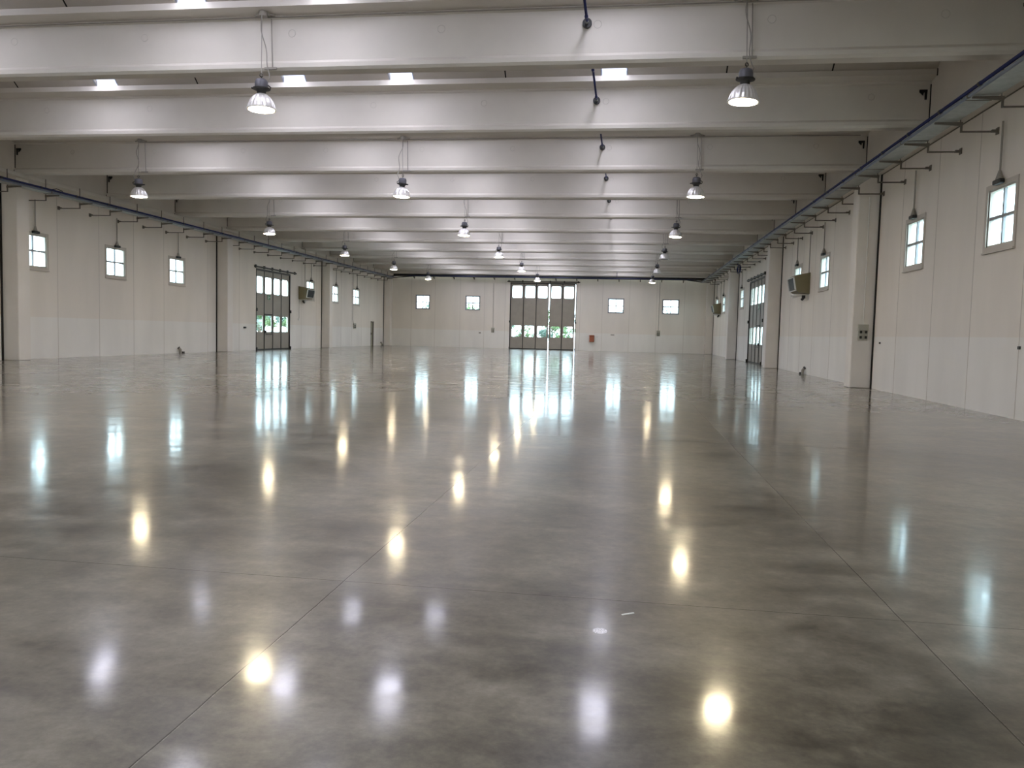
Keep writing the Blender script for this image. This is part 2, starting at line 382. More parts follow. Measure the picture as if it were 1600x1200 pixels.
# ------------------------------------------------------------------ roof beams
prof = [(0, 6.30), (.045, 6.25), (.31, 6.25), (.355, 6.30), (.355, 6.38), (.30, 6.44), (.30, 7.21), (.33, 7.235), (.33, 7.275), (.64, 7.32), (.64, 7.44),
        (-.30, 7.44), (-.30, 7.32), (.025, 7.275), (.025, 7.235), (.055, 7.21), (.055, 6.44), (0, 6.38)]
KS = list(range(-4, 12))
vis = [k for k in KS if k >= 0]
for k in KS:
    y = YB + k*BS
    b = MB().prism([(p[0], p[1]) for p in prof], 0, EL, ER)
    # form-tie rings cast in the web face
    root = b.build('ceiling_beam', beam_m, None, (0, y, 0)) if False else None
    bb = MB().prism([(p[0]+y, p[1]) for p in prof], 0, EL-.02, ER+.02)
    o = bb.build('ceiling_beam', beam_m)
    lab = 'pale concrete roof beam crossing the hall, %s' % ('nearest the viewer at the top of the photo' if k == 0 else 'farthest away, just before the end wall' if k == 11 else ('%s from the viewer' % ORD[k] if k > 0 else 'behind the viewer'))
    tag(o, lab, 'beam', 'roof beams', 'structure')
    if k >= 0:
        sb = MB()
        for xs in (EL+.0, ER-.0):
            s = 1 if xs < 0 else -1
            sb.box(xs-.018, xs+.018, y+.035, y+.06, 6.44, 7.21); sb.box(xs-.018, xs+.018, y-.01, y+.02, 6.30, 6.38)
            sb.box(xs-.018, xs+.018, y-.31, y-.28, 7.30, 7.45)
        sb.build('joint_seal', seal_m, o)
        if k < 5:
            rb = MB()
            for i in range(9):
                x = -18.3 + i*2.95 + random.uniform(-.1, .1)
                pts = [(x+.07*math.cos(t*math.pi/8), y+.055, 6.95+.07*math.sin(t*math.pi/8)) for t in range(17)]
                rb.tube(pts, .004, 4, cap=False)
            rb.build('casting_mark', mark_m, o)

# ------------------------------------------------------------------ vaulted roof shells with openings for the skylights
SX = [-18.55, -13.45, -8.36, -5.62, -.47, 5.6]
SKX = [-13.45, -8.36, -5.62, -.47]
SKH = .29
JX = [-18.4, -16.0, -10.95, -3.05, 2.10, 4.43]
ya, yb_ = .60, 4.75-.26
def arc(t, lift=0.0):
    # t 0..1 across the bay; returns (dy, z)
    h = (yb_-ya)/2; rise = .78; R = (h*h+rise*rise)/(2*rise); cz = 7.44 + rise - R
    a0 = math.asin(h/R); a = -a0 + 2*a0*t
    return (ya+h + (R+lift)*math.sin(a), cz + (R+lift)*math.cos(a))
NS = 14
def shell_strip(b, x0, x1, y, lift0, mi, lift1=.09):
    lo = [arc(i/NS, lift0) for i in range(NS+1)]; hi = [arc(i/NS, lift1) for i in range(NS+1)]
    pr = [(y+p[0], p[1]) for p in lo] + [(y+p[0], p[1]) for p in reversed(hi)]
    b.prism(pr, 0, x0, x1, mi)
cuts = []
edges = sorted([EL-.05] + JX + [ER+.05])
cb = MB()
xs = EL-.05
marks = sorted([('s', x) for x in SKX] + [('j', x) for x in JX], key=lambda q: q[1])
for k in KS:
    y = YB + k*BS; xs = EL-.05
    if y+yb_ > YEND: continue
    for t, x in marks:
        hw = SKH if t == 's' else .016
        shell_strip(cb, xs, x-hw, y, 0, 0)
        if t == 'j': shell_strip(cb, x-hw, x+hw, y, -.006, 1)
        xs = x+hw
    shell_strip(cb, xs, ER+.05, y, 0, 0)
ceil = cb.build('ceiling', [ceil_m, seal_m]); tag(ceil, 'vaulted concrete roof shells between the beams with dark joints', 'ceiling', kind='structure')
# roof over the strip beyond the last beam
tag(MB().box(EL-.05, ER+.05, YB+11*BS+.6, YEND+WT, 7.44, 7.6).build('ceiling', ceil_m), 'short flat roof strip above the end wall', 'ceiling', kind='structure')

def make_skylight():
    root = empty('skylight', (0, 0, 0), kind='structure')
    up = MB()
    T = .03; top = .30
    # side upstands follow the vault
    for sx in (-1, 1):
        lo = [arc(i/NS, 0) for i in range(NS+1)]; hi = [arc(i/NS, top) for i in range(NS+1)]
        up.prism(lo + hi[::-1], 0, sx*SKH, sx*(SKH+T))
    for y0_, y1_ in ((ya-.04, ya), (yb_, yb_+.04)):
        up.box(-SKH, SKH, y0_, y1_, 7.43, 7.68)
    up.build('upstand', upstand_m, root)
    lo = [arc(i/NS, .20) for i in range(NS+1)]; hi = [arc(i/NS, .22) for i in range(NS+1)]
    MB().prism(lo + hi[::-1], 0, -SKH, SKH).build('pane', sky_pane_m, root)
    return root
sk0 = make_skylight(); first = True
skn = ['left of the first hanging lamp row', 'left of centre', 'just left of centre', 'beside the blue ceiling pipe']
for k in KS:
    if YB+k*BS+yb_ > YEND: continue
    for i, x in enumerate(SKX):
        s = sk0 if first else copy_tree(sk0); first = False
        s.location = (x, YB+k*BS, 0)
        where = 'behind the viewer' if k < -1 else 'in front of the nearest roof beam' if k == -1 else 'between the %s and %s roof beams' % (ORD[k], ORD[k+1])
        tag(s, 'bright narrow skylight %s, %s of four across the hall from the left' % (where, ORD[i]), 'skylight', 'roof skylights')

# ------------------------------------------------------------------ pilasters
pk = 0
for k in range(-1, 4):
    for side in ('left', 'right'):
        y0_ = Y0 + k*BAY; y1_ = y0_ + .56 if k < 3 else YEND+.02
        b = MB()
        if side == 'left': b.box(XL-.02, PL, y0_, y1_, 0, 6.15, ch=.02)
        else: b.box(PR, XR+.02, y0_, y1_, 0, 6.15, ch=.02)
        o = b.build('wall_pilaster', pil_m)
        tag(o, 'pale square concrete pilaster on the %s wall, %s' % (side, ('out of view beside the viewer', 'nearest the viewer', 'second from the viewer', 'third from the viewer', 'in the far corner')[k+1]), 'pilaster', 'wall pilasters', 'structure')
        x = XL if side == 'left' else XR; s = 1 if side == 'left' else -1
        MB().box(x-.01*s, x+.03*s, y0_-.075, y0_+.002, 0, 6.13).build('joint_seal', seal_m, o)

# ------------------------------------------------------------------ windows
def side_window(n, side, a, b_, device=True):
    x = XL if side == 'left' else XR; s = 1 if side == 'left' else -1
    root = empty('window_%d' % n, (x, (a+b_)/2, ZW0)); off = root.location.copy()
    fr = MB(); e = .10
    def bx(m, y0, y1, z0, z1, d0, d1, ch=0): m.box(x+s*d0, x+s*d1, y0, y1, z0, z1, ch=ch)
    # flat casing on the wall face
    for (y0, y1, z0, z1) in ((a-e, a, ZW0-e, ZW1+e), (b_, b_+e, ZW0-e, ZW1+e), (a, b_, ZW1, ZW1+e), (a, b_, ZW0-e, ZW0)): bx(fr, y0, y1, z0, z1, -.01, .022)
    # sash frame set into the opening
    t = .035
    for (y0, y1, z0, z1) in ((a, a+t, ZW0, ZW1), (b_-t, b_, ZW0, ZW1), (a+t, b_-t, ZW1-t, ZW1), (a+t, b_-t, ZW0, ZW0+t)): bx(fr, y0, y1, z0, z1, -.10, -.01)
    fr.build('window_frame', frame_m, root, off)
    br = MB(); cy = (a+b_)/2; cz = (ZW0+ZW1)/2
    bx(br, cy-.028, cy+.028, ZW0+t, ZW1-t, -.085, -.03); bx(br, a+t, b_-t, cz-.03, cz+.03, -.085, -.02)
    br.build('glazing_bar', bar_m, root, off)
    g = MB(); bx(g, a+t, b_-t, ZW0+t, ZW1-t, -.062, -.056); g.build('pane', glass_m, root, off)
    si = MB(); bx(si, a-e, b_+e, ZW0-e-.03, ZW0-e, -.01, .05); si.build('window_sill', frame_m, root, off)
    return root
wn = 0
WTOPS = []
for side, lst in (('left', WL), ('right', WR)):
    for i, (a, b_) in enumerate(lst):
        wn += 1
        o = side_window(wn, side, a, b_); WTOPS.append((side, (a+b_)/2, i, len(lst)))
        tag(o, 'small four-pane window on the %s wall, %s from the viewer' % (side, ORD[i]), 'window', kind='structure')
for i, (a, b_) in enumerate(WBk):
    wn += 1; y = YEND
    root = empty('window_%d' % wn, ((a+b_)/2, y, ZW0)); off = root.location.copy()
    tag(root, 'four-pane window on the far end wall, %s from the left' % ORD[i], 'window', kind='structure')
    fr = MB(); e = .06; t = .04
    for (x0, x1, z0, z1) in ((a-e, a, ZW0-e, ZW1+e), (b_, b_+e, ZW0-e, ZW1+e), (a, b_, ZW1, ZW1+e), (a, b_, ZW0-e, ZW0)): fr.box(x0, x1, y-.02, y+.01, z0, z1)
    for (x0, x1, z0, z1) in ((a, a+t, ZW0, ZW1), (b_-t, b_, ZW0, ZW1), (a+t, b_-t, ZW1-t, ZW1), (a+t, b_-t, ZW0, ZW0+t)): fr.box(x0, x1, y+.01, y+.10, z0, z1)
    fr.build('window_frame', bar_m, root, off)
    br = MB(); cx = (a+b_)/2; cz = (ZW0+ZW1)/2; br.box(cx-.035, cx+.035, y+.03, y+.085, ZW0+t, ZW1-t); br.box(a+t, b_-t, y+.02, y+.085, cz-.038, cz+.038)
    br.build('glazing_bar', bar_m, root, off)
    MB().box(a+t, b_-t, y+.056, y+.062, ZW0+t, ZW1-t).build('pane', glass_m, root, off)

# window openers: conduit, cone and dark motor box over each side window
for side, y, i, n in WTOPS:
    x = XL if side == 'left' else XR; s = 1 if side == 'left' else -1
    root = empty('window_opener', (x, y, ZW1+.02)); off = root.location.copy()
    tag(root, 'black window motor with grey conduit above the %s window from the viewer, %s wall' % (ORD[i], side), 'window opener', 'window openers')
    yc = y + .02
    MB().box(x+s*.022, x+s*.13, yc-.15, yc+.15, ZW1+.04, ZW1+.13, ch=.015).build('motor_box', black_m, root, off)
    MB().tube([(x+s*.06, yc, ZW1+.13), (x+s*.06, yc, ZW1+.20), (x+s*.06, yc, ZW1+.30)], [.075, .055, .028], 10).build('cable_gland', conduit_m, root, off)
    MB().tube([(x+s*.06, yc, ZW1+.28), (x+s*.06, yc, 5.66)], .02, 8).build('conduit', conduit_m, root, off)

# ------------------------------------------------------------------ doors
def rrect(a0, a1, z0, z1, r=.10, n=4):
    pts = []
    for cx, cz, st in ((a1-r, z1-r, 0), (a0+r, z1-r, 90), (a0+r, z0+r, 180), (a1-r, z0+r, 270)):
        for i in range(n+1):
            t = math.radians(st + 90*i/n); pts.append((cx+r*math.cos(t), cz+r*math.sin(t)))
    return pts
def leaf_panel(b, axis, d0, d1, a0, a1, z0, z1, wins, mi=0):
    """A door leaf across AXIS with rounded window holes: bands between them and rounded corner fillets."""
    zs = [z0]
    for (w0, w1, v0, v1) in wins: zs += [v0, v1]
    zs.append(z1)
    holes = [w for w in wins]
    b.slab(axis, d0, d1, (a0, a1), (z0, z1), [(w[0], w[1], w[2], w[3]) for w in wins], mi)
    r_ = .10
    for (w0, w1, v0, v1) in wins:
        for cx, cz, sx, sz in ((w0, v0, 1, 1), (w1, v0, -1, 1), (w0, v1, 1, -1), (w1, v1, -1, -1)):
            arcp = [(cx+sx*(r_-r_*math.cos(t)), cz+sz*(r_-r_*math.sin(t))) for t in [math.pi/2*i/4 for i in range(5)]]
            b.prism([(cx, cz)] + arcp, axis, d0+.001, d1-.001, mi)
def folding_door(n, axis, face, s, bounds, ztop, wz, label, rail, man=None):
    """face: wall plane, s: +1 when the room lies on the + side of it; bounds: [(a0,a1)...] one pair per leaf"""
    mid = (bounds[0][0]+bounds[-1][1])/2
    loc = (face, mid, 0) if axis == 0 else (mid, face, 0)
    root = empty('door_%d' % n, loc, label, 'door', kind='structure'); off = Vector(loc)
    d0, d1 = face-s*.10, face-s*.04
    def bx(m, a0, a1, z0, z1, e0, e1):
        if axis == 0: m.box(face+s*e0, face+s*e1, a0, a1, z0, z1)
        else: m.box(a0, a1, face+s*e0, face+s*e1, z0, z1)
    A0, A1 = (DL if n == 1 else DR if n == 2 else DB)
    fr = MB(); bx(fr, A0, A0+.05, 0, ztop, -.14, .02); bx(fr, A1-.05, A1, 0, ztop, -.14, .02); bx(fr, A0+.05, A1-.05, ztop-.10, ztop, -.14, .02)
    fr.build('door_frame', dark_m, root, off)
    for li, (a0, a1) in enumerate(bounds):
        lf = MB(); ww = (a1-a0); wins = [(a0+.14, a1-.14, wz[0], wz[1]), (a0+.14, a1-.14, 1.05, 2.0)]
        leaf_panel(lf, axis, d0, d1, a0+.03, a1-.03, .06, ztop-.08, wins)
        l_ = lf.build('door_leaf', leaf_m, root, off)
        ed = MB()
        bx(ed, a0-.0, a0+.035, .02, ztop-.06, -.115, -.02); bx(ed, a1-.035, a1, .02, ztop-.06, -.115, -.02); bx(ed, a0, a1, .0, .07, -.115, -.03)
        ed.build('leaf_edge', dark_m, l_, off)
        gl = MB(); bx(gl, a0+.12, a1-.12, wz[0]-.02, wz[1]+.02, -.072, -.066); bx(gl, a0+.12, a1-.12, 1.03, 2.02, -.072, -.066)
        gl.build('pane', glass_m, l_, off)
        if man is not None and li == man:
            mf = MB(); bx(mf, a0+.02, a1-.02, 2.05, 2.11, -.04, -.01); bx(mf, a0+.0, a0+.04, 0.02, 2.11, -.04, -.005); bx(mf, a1-.04, a1, .02, 2.11, -.04, -.005)
            mf.build('wicket_frame', dark_m, l_, off)
            hb = MB(); bx(hb, a0+.08, a0+.20, .98, 1.14, -.04, .03); bx(hb, a1-.20, a1-.08, .98, 1.14, -.04, .03); bx(hb, a0+.12, a1-.12, .90, .945, -.0, .04)
            hb.build('push_bar', dark_m, l_, off)
    rl = MB()
    bx(rl, rail[0], rail[1], ztop+.05, ztop+.13, .02, .12)
    for i in range(6):
        a = rail[0]+.15+(rail[1]-rail[0]-.3)*i/5; bx(rl, a-.05, a+.05, ztop+.02, ztop+.19, 0, .09)
    rl.build('track_rail', dark_m, root, off)
    hg = MB()
    for a in (A0+.02, A1-.02): bx(hg, a-.06, a+.06, 2.25, 2.42, .02, .08); bx(hg, a-.04, a+.04, .0, .16, .02, .09)
    hg.build('hinge', dark_m, root, off)
    return root
folding_door(1, 0, XL, 1, [(42.92, 43.99), (43.99, 45.14), (45.14, 46.30), (46.30, 47.47)], DZS, (3.30, 4.25), 'grey-beige folding door of four glazed leaves on the left wall', (42.6, 48.25), man=1)
folding_door(2, 0, XR, -1, [(43.02, 44.22), (44.22, 45.45), (45.45, 46.68), (46.68, 47.90)], DZS, (3.30, 4.25), 'folding door of four glazed leaves on the right wall, seen at a glancing angle', (42.7, 48.6), man=1)
folding_door(3, 1, YEND, -1, [(-9.88, -8.76), (-8.76, -7.66), (-7.66, -6.60), (-6.51, -5.42), (-5.42, -4.35)], DZB, (4.39, 5.39), 'tall folding door of five glazed leaves in the far end wall, slightly ajar', (-10.2, -3.95))
# small side door
x = XL; root = empty('door_4', (x, sum(MAND)/2, 0), 'narrow pale side door near the far left corner', 'door', kind='structure'); off = root.location.copy()
MB().box(x-.15, x-.08, MAND[0]+.03, MAND[1]-.03, .01, 1.95).build('door_leaf', olive_m if False else mat('side_door_green_grey', (.38, .37, .28), .5), root, off)
b = MB(); b.box(x-.16, x+.012, MAND[0], MAND[0]+.035, 0, 2.0); b.box(x-.16, x+.012, MAND[1]-.035, MAND[1], 0, 2.0); b.box(x-.16, x+.03, MAND[0]-.02, MAND[1]+.02, 1.95, 2.02)
b.build('door_frame', bracket_m, root, off)
MB().box(x-.08, x+.02, MAND[0]+.08, MAND[0]+.22, .92, 1.08, ch=.01).build('door_handle', black_m, root, off)

# exit signs over the wicket doors
def exit_sign(x, s, y, label):
    root = empty('exit_sign', (x, y, 2.95)); off = root.location.copy(); tag(root, label, 'exit sign')
    MB().box(x+s*-.035, x+s*-.015, y-.17, y+.17, 2.96, 3.22).build('sign_plate', mat('exit_green', (.02, .22, .10), .4), root, off)
    g = MB(); d0, d1 = x-s*.016, x-s*.010
    def q(a0, a1, z0, z1): g.box(d0, d1, y+s*a0, y+s*a1, z0, z1)
    # doorway, running figure and arrow
    q(-.14, -.02, 2.99, 3.005); q(-.14, -.125, 2.99, 3.19); q(-.035, -.02, 2.99, 3.19); q(-.14, -.02, 3.175, 3.19)
    q(-.09, -.065, 3.06, 3.12); q(-.085, -.065, 3.13, 3.15); q(-.105, -.09, 3.01, 3.07); q(-.065, -.05, 3.02, 3.07); q(-.11, -.05, 3.10, 3.11)
    q(.02, .12, 3.08, 3.10); g.prism([(y+s*.09, 3.13), (y+s*.145, 3.09), (y+s*.09, 3.05)], 0, d0, d1)
    g.build('pictogram', white_m, root, off)
exit_sign(XL, 1, 44.57, 'small green exit sign above the wicket door on the left wall')
exit_sign(XR, -1, 44.85, 'small green exit sign above the wicket door on the right wall')

# ------------------------------------------------------------------ hanging lamps
def make_lamp(lit=True):
    root = empty('pendant_lamp', (0, 0, 0))
    # reflector bell (fluted), rim at z=0
    p = [(.255, 0), (.25, .03), (.235, .09), (.205, .16), (.16, .225), (.105, .27), (.075, .285)]
    MB().lathe(p, n=44, flute=.035).lathe([(q[0]-.008, q[1]) for q in p], n=44).build('reflector', refl_m, root)
    MB().lathe([(.275, -.012), (.275, .012), (.245, .014), (.245, -.014), (.275, -.012)], n=32).build('rim_ring', refl_m, root)
    MB().lathe([(.0, -.05), (.10, -.045), (.18, -.03), (.235, -.004)], n=28).build('lens', lamp_on_m if lit else lamp_off_m, root, smooth=True)
    MB().lathe([(.078, .28), (.085, .33), (.115, .355), (.165, .37), (.165, .385), (.0, .39)], n=24).build('neck', dark_m, root)
    MB().lathe([(.115, .385), (.122, .42), (.120, .50), (.10, .545), (.06, .56), (0, .562)], n=24).build('gear_housing', grey_m, root, smooth=True)
    hk = MB(); hk.tube([(0, 0, .55), (0, 0, .60)] + [(.03*math.cos(t*.7), 0, .63+.03*math.sin(t*.7)) for t in range(10)], .009, 6)
    hk.build('hook', dark_m, root)
    MB().tube([(-.155, 0, .37), (-.17, 0, .42), (-.12, 0, .46)], .012, 6).build('latch', dark_m, root)
    MB().tube([(.155, 0, .37), (.18, 0, .385)], .018, 6).build('latch', dark_m, root)
    return root
def add_cables(root, seed):
    rnd = random.Random(seed)
    H_ = 7.205-5.47
    tp = root.rotation_euler.to_matrix().inverted() @ Vector((0, 0, H_))
    a = MB().tube([(0, 0, .62), tuple(tp)], .008, 6).build('hanging_cable', conduit_m, root)
    pts = [(-.11, 0, .50), (-.15, 0, .60)]
    n = 30; ph = rnd.uniform(0, 6); am = rnd.uniform(.03, .07)
    for i in range(n):
        t = i/(n-1); z = .66 + (H_-.66)*t; q = tp*(z/H_); pts.append((q.x-.14*(1-t)**2 + am*math.sin(t*7+ph)*math.sin(math.pi*t), q.y, z))
    MB().tube(pts, .011, 6).build('supply_cord', conduit_m, root)
proto_on, proto_off = make_lamp(True), make_lamp(False)
used = {True: False, False: False}
LX = (-15.76, -6.985, 1.89)
RN = ('left', 'middle', 'right')
for ri, lx in enumerate(LX):
    for j in range(6):
        lit = not (ri == 2 and j in (3, 4))
        if ri == 0 and j == 0: pass
        src = proto_on if lit else proto_off
        o = copy_tree(src) if used[lit] else src; used[lit] = True
        o.location = (lx, YB+j*2*BS-.19, 5.47)
        o.rotation_euler = (random.uniform(-.04, .04), random.uniform(-.05, .05), random.uniform(0, 6))
        cab = o
        nn = 'nearest the viewer' if (j == 0 and ri) else '%s from the viewer' % ORD[j if ri else j-1] if j else 'out of the frame'
        tag(o, '%s bell-shaped pendant lamp in the %s row, %s' % ('lit' if lit else 'unlit grey', RN[ri], nn), 'pendant lamp', 'bell pendant lamps')
lamps = [o for o in C.objects if o.get('category') == 'pendant lamp']
for i, o in enumerate(lamps):
    o.rotation_euler.z = random.choice((0, .5, 3.0, 3.6)); add_cables(o, i)

# lamp conduits with junction boxes on every other beam
for j in range(6):
    y = YB+j*2*BS
    root = empty('cable_conduit', (-5, y, 7.24)); off = root.location.copy()
    tag(root, 'thin grey lamp conduit with junction boxes along the %s roof beam from the viewer' % ORD[2*j], 'conduit', 'lamp conduits')
    c = MB(); c.tube([(LX[0]-.1, y-.005, 7.235), (6.45, y-.005, 7.235)], .014, 8)
    c.build('pipe_run', conduit_m, root, off)
    for lx in LX:
        b = MB().lathe([(0, -.055), (.075, -.05), (.085, 0), (.075, .05), (0, .055)], c=(lx, y-.12, 7.26), n=12)
        b.tube([(lx-.20, y-.05, 7.25), (lx-.08, y-.11, 7.26)], .02, 6); b.tube([(lx+.20, y-.05, 7.25), (lx+.08, y-.11, 7.26)], .02, 6)
        b.build('junction_box', conduit_m, root, off)
        k = MB(); k.box(lx-.02, lx+.22, y-.035, y-.004, 6.26, 6.30); k.tube([(lx+.14, y-.02, 6.28), (lx+.11, y-.02, 7.2)], .011, 6); k.build('cable_clip', conduit_m, root, off)

# ------------------------------------------------------------------ blue air pipe through the beams
PX, PZ = -.875, 6.96
root = empty('air_pipe', (PX, YB, PZ)); off = root.location.copy()
tag(root, 'thin dark blue air pipe running down the hall through holes in the roof beams', 'pipe')
pr = MB().tube([(PX, 5.0, PZ+.02), (PX, 66.84, PZ)], .024, 10); pr.build('pipe_run', blue_m, root, off, smooth=True)
pr = MB().tube([(PX, 66.84, PZ), (PX, 66.84, 6.2), (PX, 66.87, 6.135)], .022, 8); pr.build('drop_pipe', blue_m, root, off)
for k in vis[:-1]:
    y = YB+k*BS
    MB().tube([(PX, y-.005, PZ), (PX, y+.07, PZ)], .085, 20).build('hole_seal', black_m, root, off)
    s_ = MB(); s_.tube([(PX, y-.06, PZ), (PX, y-.0, PZ)], .03, 10); s_.build('sleeve', galv_m, root, off)
    s_ = MB(); s_.tube([(PX, y-.30, PZ), (PX, y-.24, PZ)], .034, 10); s_.tube([(PX, y-2.2, PZ), (PX, y-2.14, PZ)], .034, 10); s_.build('coupling', blue_m, root, off)

# ------------------------------------------------------------------ cable trays, wall pipes, brackets
for side, s, xi, xo, y0_ in (('left', -1, -19.66, -20.07, 20.5), ('right', 1, 5.95, 6.385, 11.0)):
    root = empty('cable_tray', ((xi+xo)/2, y0_, 5.76)); off = root.location.copy()
    tag(root, 'galvanised steel cable tray running the length of the %s wall' % side, 'cable tray', 'cable trays')
    b = MB(); b.box(xi, xo, y0_, 65.2, 5.755, 5.765); b.box(xi, xi+.012*s, y0_, 65.2, 5.765, 5.83); b.box(xo, xo-.012*s, y0_, 65.2, 5.765, 5.83)
    b.build('tray_body', galv_m, root, off)
    b = MB(); yy = y0_+1.6
    while yy < 65: b.box(xi-.004*s, xo+.004*s, yy, yy+.03, 5.748, 5.756); yy += 3.0
    b.build('tray_joint', bracket_m, root, off)
    b = MB(); b.tube([(xi-.035*s, y0_, 5.765), (xi-.035*s, 65.2, 5.765)], .030, 8); b.build('pale_pipe', bluegrey_m, root, off, smooth=True)
    b = MB(); yy = y0_+.9
    while yy < 65: b.tube([(xi-.035*s, yy, 5.765), (xi-.035*s, yy+.05, 5.765)], .037, 8); yy += 3.47
    b.build('pipe_coupling', bracket_m, root, off)
    root = empty('blue_pipe', (xi-.06*s, y0_, 5.835)); off = root.location.copy()
    tag(root, 'dark blue air pipe fixed along the inner edge of the %s wall cable tray' % side, 'pipe')
    MB().tube([(xi-.06*s, y0_, 5.835), (xi-.06*s, 65.2, 5.835)], .033, 10).build('pipe_run', blue_m, root, off, smooth=True)
    b = MB(); yy = y0_+.4
    while yy < 65: b.tube([(xi-.06*s, yy, 5.835), (xi-.06*s, yy+.07, 5.835)], .040, 10); yy += 1.735
    b.build('pipe_clamp', dark_m, root, off)

def make_bracket(s):
    # root at the wall plane; s: direction into the room
    root = empty('tray_bracket', (0, 0, 0))
    MB().box(0, s*.02, -.06, .06, 5.49, 5.62).box(s*.02, s*.12, -.03, .03, 5.53, 5.58).build('wall_flange', bracket_m, root)
    d = s*(.87 if s > 0 else .68)
    MB().tube([(s*.02, 0, 5.545), (d, 0, 5.545)], .018, 8).build('arm', bracket_m, root)
    MB().tube([(d, 0, 5.53), (d, 0, 5.72)], .022, 6).build('riser', bracket_m, root)
    e = d + s*.50
    MB().prism([(d-s*.02, 5.731), (e, 5.731), (e, 5.70), (d-s*.02, 5.66)], 1, -.022, .022).build('cantilever', bracket_m, root)
    MB().tube([(d+(s*.02 if s < 0 else 0), 0, 5.70), (d+(s*.02 if s < 0 else 0), 0, 6.27)], .010 if s < 0 else .014, 6).build('threaded_rod', bracket_m, root)
    return root
for side, s, x, ys in (('left', 1, XL, [23.52+1.735*i for i in range(25)]), ('right', -1, XR, [15.30+1.735*i for i in range(29)])):
    src = make_bracket(s)
    for i, y in enumerate(ys):
        for pk_ in range(4):
            if Y0+pk_*BAY-.12 < y < Y0+pk_*BAY+.66: y = Y0+pk_*BAY+.68 if y > Y0+pk_*BAY+.27 else Y0+pk_*BAY-.15
        o = src if i == 0 else copy_tree(src)
        o.location = (x, y, 0)
        tag(o, 'dull steel bracket holding the %s wall cable tray, %s from the viewer' % (side, ORD[i]), 'bracket', 'cable tray brackets')

# tray across the far wall with corner pieces
root = empty('cable_tray', (-6.9, 67.2, 6.06)); off = root.location.copy()
tag(root, 'cable tray, coloured near-black for its shade, running across the top of the far end wall', 'cable tray', 'cable trays')
b = MB(); b.box(-20.12, 6.40, 66.98, 67.42, 6.05, 6.07); b.box(-20.12, 6.40, 66.95, 66.98, 6.05, 6.245); b.box(-20.12, 6.40, 67.40, 67.43, 6.05, 6.15); b.build('tray_body', black_m, root, off)  # near-black colour carries the shade of the tray underside and the gap above
b = MB(); b.tube([(-19.0, 66.91, 6.10), (5.6, 66.91, 6.10)], .03, 8); b.build('air_pipe', blue_m, root, off)
for i in range(14):
    xx = -18.4 + i*1.77
    MB().prism([(67.0, 6.05), (67.597, 6.05), (67.597, 5.88)], 0, xx-.04, xx+.04).build('wall_support', bracket_m, root, off)
for side, x0, x1 in (('left', -19.9, -18.6), ('right', 6.2, 5.3)):
    root = empty('corner_tray', (x0, 66.3, 5.8)); off = root.location.copy()
    tag(root, 'slanting corner piece joining the cable trays in the far %s corner' % side, 'cable tray')
    for zz, off_ in ((5.77, 0), (5.92, .25)):
        b = MB(); sgn = 1 if x1 > x0 else -1
        v = [(x0-.24*sgn, 65.35+off_, zz), (x0+.24*sgn, 65.25+off_, zz), (x1+.5*sgn, 66.6, zz+.25), (x1-.1*sgn, 66.88, zz+.25)]
        for a in range(4): b.tube([v[a], v[(a+1) % 4]], .03, 6)
        for t in (.25, .5, .75): b.tube([tuple(Vector(v[0]).lerp(Vector(v[3]), t)), tuple(Vector(v[1]).lerp(Vector(v[2]), t))], .025, 6)
        b.build('tray_ladder', dark_m, root, off)

# flat black plates put in for the dark slots in the beam webs
first = None
for k in vis:
    for side in ('left', 'right'):
        y = YB+k*BS+.05
        root = empty('slot_plate', (6.52 if side == 'right' else -20.27, y, 6.98)); off = root.location.copy()
        s = -1 if side == 'right' else 1; x = root.location.x
        tag(root, 'small flat black plate standing in for the dark slot near the %s end of the %s roof beam from the viewer' % (side, ORD[k]), 'anchor', 'beam slot plates')
        pr_ = [(x-s*.07, 7.09), (x+s*.10, 7.09), (x+s*.10, 7.04), (x+s*.02, 6.96), (x+s*.01, 7.03), (x-s*.015, 7.03), (x-s*.02, 6.87), (x-s*.06, 6.87)]
        MB().prism(pr_, 1, y-.02, y+.01).build('plate', black_m, root, off)

